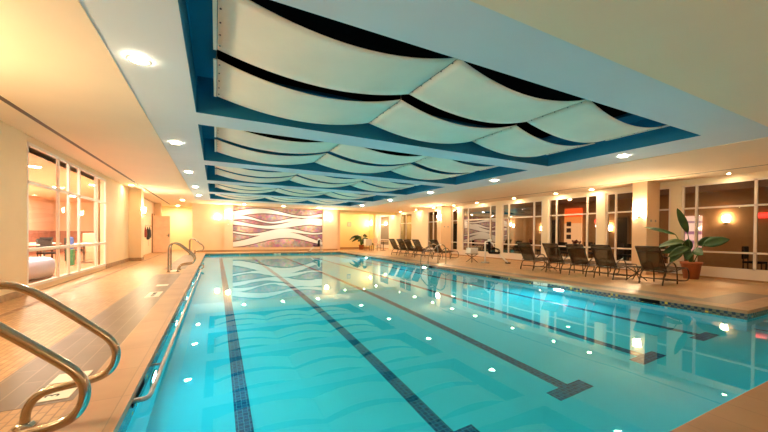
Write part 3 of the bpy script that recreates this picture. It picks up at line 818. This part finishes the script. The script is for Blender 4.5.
def side_table(x, y, label, rz=0):
    t = thing('side_table', label, 'table', (x, y, 0), rz, 'small dark side tables between loungers')
    bm = BM(); box(bm, -.2, .2, -.2, .2, .375, .395); obj('tabletop', bm, 'sling', t, bevel=.01)
    bm = BM(); 
    for a in (-.2, .2): tube(bm, [(-.2, a, .385), (.2, a, .385)], .013, 8); tube(bm, [(a, -.2, .385), (a, .2, .385)], .013, 8)
    obj('rim', bm, 'chair_frame', t)
    for sx in (-1, 1):
        for sy in (-1, 1):
            bm = BM(); tube(bm, smooth_path([(-.17 * sx, -.17 * sy, .38), (.0, .0, .22), (.18 * sx, .18 * sy, .0)], 2), .013, 8); obj('leg', bm, 'chair_frame', t)
    return t
side_table(10.45, 5.05, 'small dark side table between the first two loungers from the potted plant')
side_table(10.45, 7.77, 'small dark side table between the last two loungers before the pool lift')
side_table(10.35, 11.6, 'small dark side table holding folded white towels')
for k in range(4):
    bm = BM(); z = .397 + k * .065
    box(bm, -.22, .22, -.17, .17, z, z + .062)
    o = obj('folded_towel', bm, 'towel', loc=(10.35, 11.6, 0), bevel=.025); tag(o, 'folded white towel on the side table, %s in the pile' % ('bottom', 'second from bottom', 'third from bottom', 'topmost')[k], 'towel', 'folded towels on the side table')

# ------------------------------------------------------------------ pool lifts
def pool_lift(x, y, rz, label, s=1.):
    t = thing('pool_lift', label, 'pool lift', (x, y, 0), rz, 'pool lifts')
    t.scale = (s, s, s)
    bm = BM(); tube(bm, [(0, 0, 0), (0, 0, .95)], .035, 12); obj('mast', bm, 'towel', t)
    bm = BM(); box(bm, -.16, .16, -.2, .2, 0, .05); obj('base_plate', bm, 'steel_dark', t, bevel=.01)
    bm = BM(); tube(bm, smooth_path([(0, 0, .93), (.1, 0, .98), (.3, 0, .9), (.38, 0, .72)], 2), .03, 10); obj('arm', bm, 'towel', t)
    bm = BM(); box(bm, .18, .62, -.22, .22, .42, .50); obj('seat', bm, 'black', t, bevel=.03)
    bm = BM(); box(bm, .14, .22, -.22, .22, .46, .96); obj('backrest', bm, 'black', t, bevel=.03)
    bm = BM(); box(bm, .1, .26, -.12, .12, .96, 1.06); obj('headrest', bm, 'towel', t, bevel=.03)
    for q in (-.23, .23):
        bm = BM(); tube(bm, smooth_path([(.2, q, .62), (.45, q, .66), (.58, q, .60), (.6, q, .48)], 2), .018, 8); obj('armrest', bm, 'black', t)
        bm = BM(); tube(bm, [(.55, q * .6, .45), (.98, q * .6, .03)], .018, 8); obj('leg_tube', bm, 'towel', t)
    bm = BM(); box(bm, .86, 1.06, -.16, .16, .03, .06); obj('footrest', bm, 'black', t)
    return t
pool_lift(10.68, 11.12, -.9, 'pool lift chair with black seat and white legs beside the towel table')
pool_lift(6.54, 22.62, PI, 'small distant pool lift with black seat at the pool edge under the mural', .85)

# ------------------------------------------------------------------ plants
def leaf_mesh(bm, base, tip, width, droop=.1, roll_=0., fold=.25, n=10):
    base, tip = Vector(base), Vector(tip); d = tip - base; L_ = d.length
    side = d.cross(Vector((-.85, -.45, .35)))
    if side.length < 1e-3: side = Vector((1, 0, 0))
    side.normalize(); side = Matrix.Rotation(roll_, 3, d.normalized()) @ side
    up = side.cross(d.normalized())
    rows = []
    for i in range(n + 1):
        u = i / n; c = base + d * u + Vector((0, 0, -droop * 4 * u * u * .25 * L_ + droop * u * L_ * .0))
        wv = width * (math.sin(PI * min(1, u * .97 + .03)) ** .65) * (1 - .25 * u)
        if i == n: wv = 0.002
        rows.append([bm.verts.new(c - side * wv + up * wv * fold), bm.verts.new(c - side * wv * .5 + up * wv * fold * .35), bm.verts.new(c), bm.verts.new(c + side * wv * .5 + up * wv * fold * .35), bm.verts.new(c + side * wv + up * wv * fold)])
    for i in range(n):
        for k in range(4):
            f = bm.faces.new((rows[i][k], rows[i][k + 1], rows[i + 1][k + 1], rows[i + 1][k])); f.smooth = True

def potted_plant(loc, leaves, label, name='potted_plant', leafmat='leaf', pot=(.25, .17, .5), stemr=.012):
    t = thing(name, label, 'plant', loc)
    r1, r0, h = pot
    bm = BM(); lathe(bm, [(r0, 0), (r1 - .02, h - .07), (r1, h - .07), (r1 + .01, h), (r1 - .03, h), (r1 - .04, h - .05), (0, h - .06)], 32)
    obj('pot', bm, 'terracotta', t)
    bm = BM(); lathe(bm, [(0, h - .035), (r1 - .045, h - .045)], 24); obj('soil', bm, 'soil', t)
    for base, mid, tip, wd, rl, dr in leaves:
        b0 = Vector((random.uniform(-.05, .05), random.uniform(-.05, .05), h - .05))
        bm = BM(); tube(bm, smooth_path([b0, Vector(base) * .5 + b0 * .5 + Vector((0, 0, .05)), base], 2), stemr, 6); s = obj('stem', bm, 'stem', t)
        bm = BM(); leaf_mesh(bm, base, tip, wd, dr, rl); lf = obj('leaf', bm, leafmat, s)
        md = lf.modifiers.new('thick', 'SOLIDIFY'); md.thickness = .003
    return t
PX, PY = 12.50, 4.62
def rel(x, y, z): return (x - PX, y - PY, z)
lv = [
    (rel(12.5, 4.72, 1.36), None, rel(12.42, 4.95, 2.10), .115, .1, 0),
    (rel(12.45, 4.32, 1.02), None, rel(12.3, 3.74, 1.24), .16, .2, .10),
    (rel(12.35, 4.95, 1.30), None, rel(12.3, 5.75, 1.62), .06, 0, .1),
    (rel(12.3, 4.72, 1.08), None, rel(12.15, 5.30, 1.06), .15, .4, .25),
    (rel(12.35, 4.62, .92), None, rel(12.1, 5.02, .72), .15, .3, .2),
    (rel(12.5, 4.75, .95), None, rel(12.3, 5.25, .84), .14, -.3, .2),
    (rel(12.6, 4.5, 1.0), None, rel(12.7, 4.05, 1.30), .16, .2, .2),
    (rel(12.45, 4.55, .85), None, rel(12.2, 4.25, .80), .14, .2, .2),
    (rel(12.55, 4.75, .80), None, rel(12.5, 4.70, 1.22), .14, .2, .1),
    (rel(12.4, 4.8, .8), None, rel(12.1, 4.98, .58), .13, .2, .3),
    (rel(12.35, 4.6, .80), None, rel(12.2, 4.62, .62), .13, .2, .3),
]
potted_plant((PX, PY, 0), lv, 'bird-of-paradise plant with broad leaves in a terracotta pot by the window')
lv = []
for k in range(22):
    a = k * 2.4; rr = .38 + .25 * (k % 3) / 2; z = .72 + .38 * ((k * 7) % 5) / 4
    lv.append(((rr * .4 * math.cos(a), rr * .4 * math.sin(a), z), None, (rr * 1.65 * math.cos(a), rr * 1.65 * math.sin(a), z + .22 - .3 * (k % 2)), .13, .2 * (k % 3 - 1), .35))
potted_plant((10.5, 24.75, 0), lv, 'bushy palm in a pot before the pale yellow alcove wall', leafmat='leaf_dark', pot=(.22, .16, .38))

# white covered table, and bistro set at the alcove
t = thing('towel_cart', 'pale square cart on thin legs in front of the alcove palm', 'cart', (10.15, 22.7, 0))
bm = BM(); box(bm, -.26, .26, -.2, .2, .40, .88); obj('bin', bm, 'beige_cloth', t, bevel=.03)
for sx in (-1, 1):
    for sy in (-1, 1):
        bm = BM(); tube(bm, [(sx * .22, sy * .16, 0), (sx * .22, sy * .16, .42)], .015, 6); obj('leg', bm, 'chair_frame', t)
t = thing('dining_table', 'small round wooden table beside the alcove window', 'table', (11.55, 22.9, 0))
bm = BM(); lathe(bm, [(.35, .70), (.35, .73)], 24); obj('tabletop', bm, 'wood', t)
bm = BM(); lathe(bm, [(.2, 0), (.2, .02), (.03, .05), (.03, .70)], 16); obj('pedestal', bm, 'dark_wood', t)

def make_chair(label, loc, rz, seatm='red_cloth', group='chairs seen through the windows', fm='dark_wood'):
    t = thing('dining_chair', label, 'chair', loc, rz, group)
    bm = BM(); box(bm, -.22, .22, -.22, .22, .42, .48); obj('seat', bm, seatm, t, bevel=.015)
    bm = BM(); box(bm, -.24, -.19, -.21, .21, .55, .95); obj('backrest', bm, seatm, t, bevel=.015)
    for sx in (-1, 1):
        for sy in (-1, 1):
            bm = BM(); tube(bm, [(sx * .2, sy * .19, 0), (sx * .2, sy * .19, .44 if sx > 0 else .9)], .018, 6); obj('leg', bm, fm, t)
    return t
c0 = make_chair('wooden chair drawn up to the small round table by the alcove', (10.95, 22.75, 0), .4, 'wood')
ch = make_chair('dark armchair at the corridor table behind the potted bird-of-paradise, pool side', (14.6, 3.0, 0), .3, 'black_cloth')
tb = None
def corr_table(x, y, lab):
    t = thing('dining_table', lab, 'table', (x, y, 0), group='dining tables in the corridor beyond the windows')
    bm = BM(); lathe(bm, [(.45, .71), (.45, .75)], 24); obj('tabletop', bm, 'dark_wood', t)
    bm = BM(); lathe(bm, [(.25, 0), (.25, .02), (.04, .06), (.04, .71)], 16); obj('pedestal', bm, 'black', t)
    return t
spots = [(15.2, 3.3, 'behind the potted bird-of-paradise'), (15.2, 7.0, 'behind the plant-side pier'), (15.2, 9.9, 'behind the middle loungers'), (15.2, 12.4, 'behind the last lounger'), (15.2, 15.9, 'behind the towel table'), (15.2, 19.3, 'behind the pool ladder')]
for k, (x, y, w_) in enumerate(spots):
    corr_table(x, y, 'round dark dining table in the corridor %s' % w_)
    for q, (dx, dy, rz, sd) in enumerate(((-.75, 0, 0, 'pool side'), (.75, 0, PI, 'wall side'), (0, .75, -PI / 2, 'mural side'), (0, -.75, PI / 2, 'deck corner side'))):
        lab = 'dark dining chair at the corridor table %s, %s' % (w_, sd)
        if k == 0 and q == 0: ch.location = (x + dx, y + dy, 0); ch.rotation_euler = (0, 0, rz); ch['label'] = lab
        else: dup(ch, (x + dx, y + dy, 0), rz, lab)
for k in (1, 2, 3):
    x, y, w_ = spots[k]
    t = thing('flower_arrangement', 'low red flower arrangement on the corridor table %s' % w_, 'flowers', (x, y, .75), group='flower arrangements in the corridor')
    bm = BM(); lathe(bm, [(.05, 0), (.08, .06), (.07, .12)], 12); obj('vase', bm, 'black', t)
    bm = BM()
    for q in range(14):
        a = random.random() * 2 * PI; r = random.uniform(.03, .22)
        bmesh.ops.create_icosphere(bm, subdivisions=1, radius=.05, matrix=Matrix.Translation((r * math.cos(a), r * math.sin(a), .18 + random.uniform(0, .12) - r * .3)))
    obj('blossom', bm, 'red_cloth', t)

# exit signs, lit panels
for x, y, z, lab in ((17.3, 7.0, 2.03, 'glowing red EXIT sign behind the plant-side pier'), (17.3, 4.42, 2.03, 'glowing red EXIT sign behind the bird-of-paradise leaves'), (17.3, 10.15, 2.01, 'glowing red EXIT sign behind the middle loungers')):
    t = thing('exit_sign', lab, 'sign', (x, y, z), group='exit signs in the corridor')
    bm = BM(); box(bm, 0, .06, -.15, .15, -.10, .10); obj('housing', bm, 'exit_body', t, bevel=.01)
    lettering('lettering', 'EXIT', .13, 'exit', t, (-.004, 0, 0), (PI / 2, 0, -PI / 2), .003)
bm = BM(); box(bm, 17.30, 17.38, 10.98, 11.95, .6, 2.75); o = obj('wall_panel', bm, 'orange_panel'); tag(o, 'orange panel with painted-in light on the corridor wall behind the loungers', 'panel')
for z in (1.9, 1.55, 1.2):
    bm = BM(); box(bm, 17.27, 17.30, 11.55, 11.8, z - .12, z + .12); o = obj('picture_frame', bm, 'dark_wood')
    tag(o, 'small dark framed picture on the orange panel, %s' % {1.9: 'top', 1.55: 'middle', 1.2: 'bottom'}[z], 'picture', 'pictures on the orange panel')
bm = BM(); box(bm, 17.30, 17.38, 6.1, 6.65, .6, 2.1); o = obj('display_panel', bm, 'pink_panel'); tag(o, 'pink and purple striped lit panel behind the potted plant', 'panel')
# ceiling lamps added out of sight to brighten the corridor
for k, y in enumerate((2.0, 6.2, 10.5, 15.0, 19.5, 24)):
    t = downlight(15.6, y, 'small added downlight brightening the dark corridor, %s from the mural end' % ['sixth', 'fifth', 'fourth', 'third', 'second', 'first'][k], True, .085, group='added downlights in the corridor beyond the windows')

# ------------------------------------------------------------------ items by the far door
for k, (y, z, w_, h_, lab) in enumerate(((22.0, 2.0, .7, .45, 'framed notice nearer the pier'), (23.4, 2.18, .6, .5, 'framed notice next to the door frame'))):
    t = thing('notice_frame', 'dark ' + lab, 'notice', (-3.49, y, z), group='framed notices by the door')
    bm = BM(); box(bm, 0, .025, -w_ / 2, w_ / 2, -h_ / 2, h_ / 2); obj('frame', bm, 'dark_wood', t)
    bm = BM(); box(bm, .025, .03, -w_ / 2 + .06, w_ / 2 - .06, -h_ / 2 + .06, h_ / 2 - .06); obj('sheet', bm, 'paper', t)
    bm = BM()
    for q in range(5): box(bm, .03, .032, -w_ / 2 + .12, w_ / 2 - .14, -h_ / 2 + .11 + q * .05, -h_ / 2 + .125 + q * .05)
t2 = thing('coat_rack', 'wall rail of coat hooks beyond the cream pier', 'coat rack', (-3.49, 22.8, 1.58))
bm = BM(); box(bm, 0, .03, -1.1, 1.1, -.04, .04); obj('rail', bm, 'dark_wood', t2)
for q in range(6):
    y = -.95 + q * .38; bm = BM(); tube(bm, smooth_path([(.03, y, 0), (.1, y, -.01), (.12, y, .05)], 2), .01, 6); obj('hook', bm, 'steel', t2)
def bag(y, z, w_, h_, m, lab, nm='hanging_bag'):
    t = thing(nm, lab, 'bag', (-3.40, y, z), group='things on the coat hooks')
    bm = BM(); lathe(bm, [(.0, -h_), (w_ * .42, -h_ * .97), (w_ * .5, -h_ * .75), (w_ * .42, -h_ * .35), (w_ * .12, -.08), (.02, -.02)], 16)
    for v in bm.verts: v.co.x *= .45
    obj('bag_body', bm, m, t)
    bm = BM(); tube(bm, smooth_path([(-.01, -w_ * .15, -.12), (.0, 0, .03), (-.01, w_ * .15, -.12)], 2), .012, 6); obj('strap', bm, m, t)
    return t
bag(21.9, 1.55, .34, .62, 'red_cloth', 'dark red bag hanging at the pier end of the coat hooks')
bag(22.55, 1.52, .5, .72, 'black_cloth', 'large black bag hanging in the middle of the coat hooks')
bag(23.2, 1.55, .34, .66, 'ink', 'slim black jacket hanging at the door end of the coat hooks')
bm = BM(); box(bm, -3.42, -3.40, 22.84, 23.0, .45, 1.5); o = obj('hanging_towel', bm, 'beige_cloth', bevel=.005); tag(o, 'long pale towel hanging between two dark bags', 'towel', 'things on the coat hooks')
t = thing('notice_frame', 'small square grey notice on the pale yellow alcove wall', 'notice', (9.9, 25.99, 2.05))
bm = BM(); box(bm, -.16, .16, -.02, 0, -.17, .17); obj('frame', bm, 'steel_dark', t)
bm = BM(); box(bm, -.13, .13, -.025, -.02, -.14, .14); obj('sheet', bm, 'beige_cloth', t)
bm = BM(); box(bm, .68, .76, 23.64, 23.66, 1.75, 1.83); o = obj('wall_switch', bm, 'paper'); tag(o, 'small pale switch on the pilaster below the sconce, corridor side of the mural', 'switch')

# ------------------------------------------------------------------ lounge furniture
t = thing('sofa', 'pale lilac curved sofa behind the lounge window', 'sofa', (-4.35, 11.35, 0), .0)
bm = BM(); lathe(bm, [(.0, .05), (.52, .05), (.56, .12), (.56, .26), (.52, .30), (.0, .30)], 40)
for v in bm.verts: v.co.y *= 1.5
obj('seat', bm, 'sofa', t)
bm = BM(); n = 30; rings = []
for k in range(n + 1):
    a = PI * .45 + PI * 1.3 * k / n
    rings.append([bm.verts.new((r * math.cos(a), 1.5 * r * math.sin(a), z)) for r, z in ((.46, .28), (.60, .06), (.64, .30), (.62, .46), (.55, .52), (.48, .46))])
for k in range(n):
    for q in range(6):
        f = bm.faces.new((rings[k][q], rings[k][(q + 1) % 6], rings[k + 1][(q + 1) % 6], rings[k + 1][q])); f.smooth = True
bm.faces.new(rings[0]); bm.faces.new(rings[-1][::-1])
bmesh.ops.rotate(bm, verts=bm.verts, cent=(0, 0, 0), matrix=Matrix.Rotation(PI, 3, 'Z'))
obj('backrest', bm, 'sofa', t)
for k, (x, y, rz) in enumerate(((-5.6, 14.6, .6), (-5.2, 15.6, -.8), (-6.9, 15.4, 2.6), (-5.2, 18.0, 1), (-6.4, 19.2, -1), (-6.9, 13.2, 2.0))):
    dup(ch, (x, y, 0), rz, 'dark chair in the lounge, %s behind the sofa' % (ordn + ['sixth'])[k], 'chairs in the lounge')
for k, (x, y) in enumerate(((-5.8, 15.2), (-6.0, 17.6), (-4.6, 16.9))):
    t = thing('dining_table', 'round pale table in the lounge, %s' % ('by the sofa', 'far from the sofa', 'by the blue cooler')[k], 'table', (x, y, 0), group='tables in the lounge')
    bm = BM(); lathe(bm, [(.5, .72), (.5, .76)], 24); obj('tabletop', bm, 'towel', t)
    bm = BM(); lathe(bm, [(.25, 0), (.25, .02), (.04, .06), (.04, .72)], 16); obj('pedestal', bm, 'steel_dark', t)
t = thing('water_cooler', 'blue topped water cooler behind the lounge window', 'water cooler', (-4.6, 15.55, 0)); t.scale = (.62, .62, .92)
bm = BM(); box(bm, -.16, .16, -.16, .16, 0, .62); obj('cabinet', bm, 'green', t, bevel=.02)
bm = BM(); lathe(bm, [(.0, .62), (.13, .64), (.15, .72), (.15, 1.02), (.10, 1.10), (0, 1.12)], 20); obj('bottle', bm, 'blue', t)
bm = BM(); box(bm, -5.0, -4.3, 18.2, 19.9, 0, 1.15); o = obj('reception_counter', bm, 'wood', bevel=.02); tag(o, 'tan reception counter deep in the lounge', 'counter')

# ------------------------------------------------------------------ world and colour
wd = bpy.data.worlds.new('night'); SC.world = wd; wd.use_nodes = True
wd.node_tree.nodes['Background'].inputs[0].default_value = (.02, .025, .04, 1)
wd.node_tree.nodes['Background'].inputs[1].default_value = 1
vs_ = SC.view_settings
vs_.view_transform = 'Standard'; vs_.look = 'None'; vs_.gamma = 1; vs_.use_curve_mapping = False
vs_.exposure = 1.3
cy = SC.cycles
cy.max_bounces = 10; cy.diffuse_bounces = 5; cy.glossy_bounces = 5; cy.transmission_bounces = 8; cy.transparent_max_bounces = 10
cy.sample_clamp_indirect = 4; cy.sample_clamp_direct = 0; cy.blur_glossy = .5
cy.use_denoising = True; cy.caustics_reflective = False
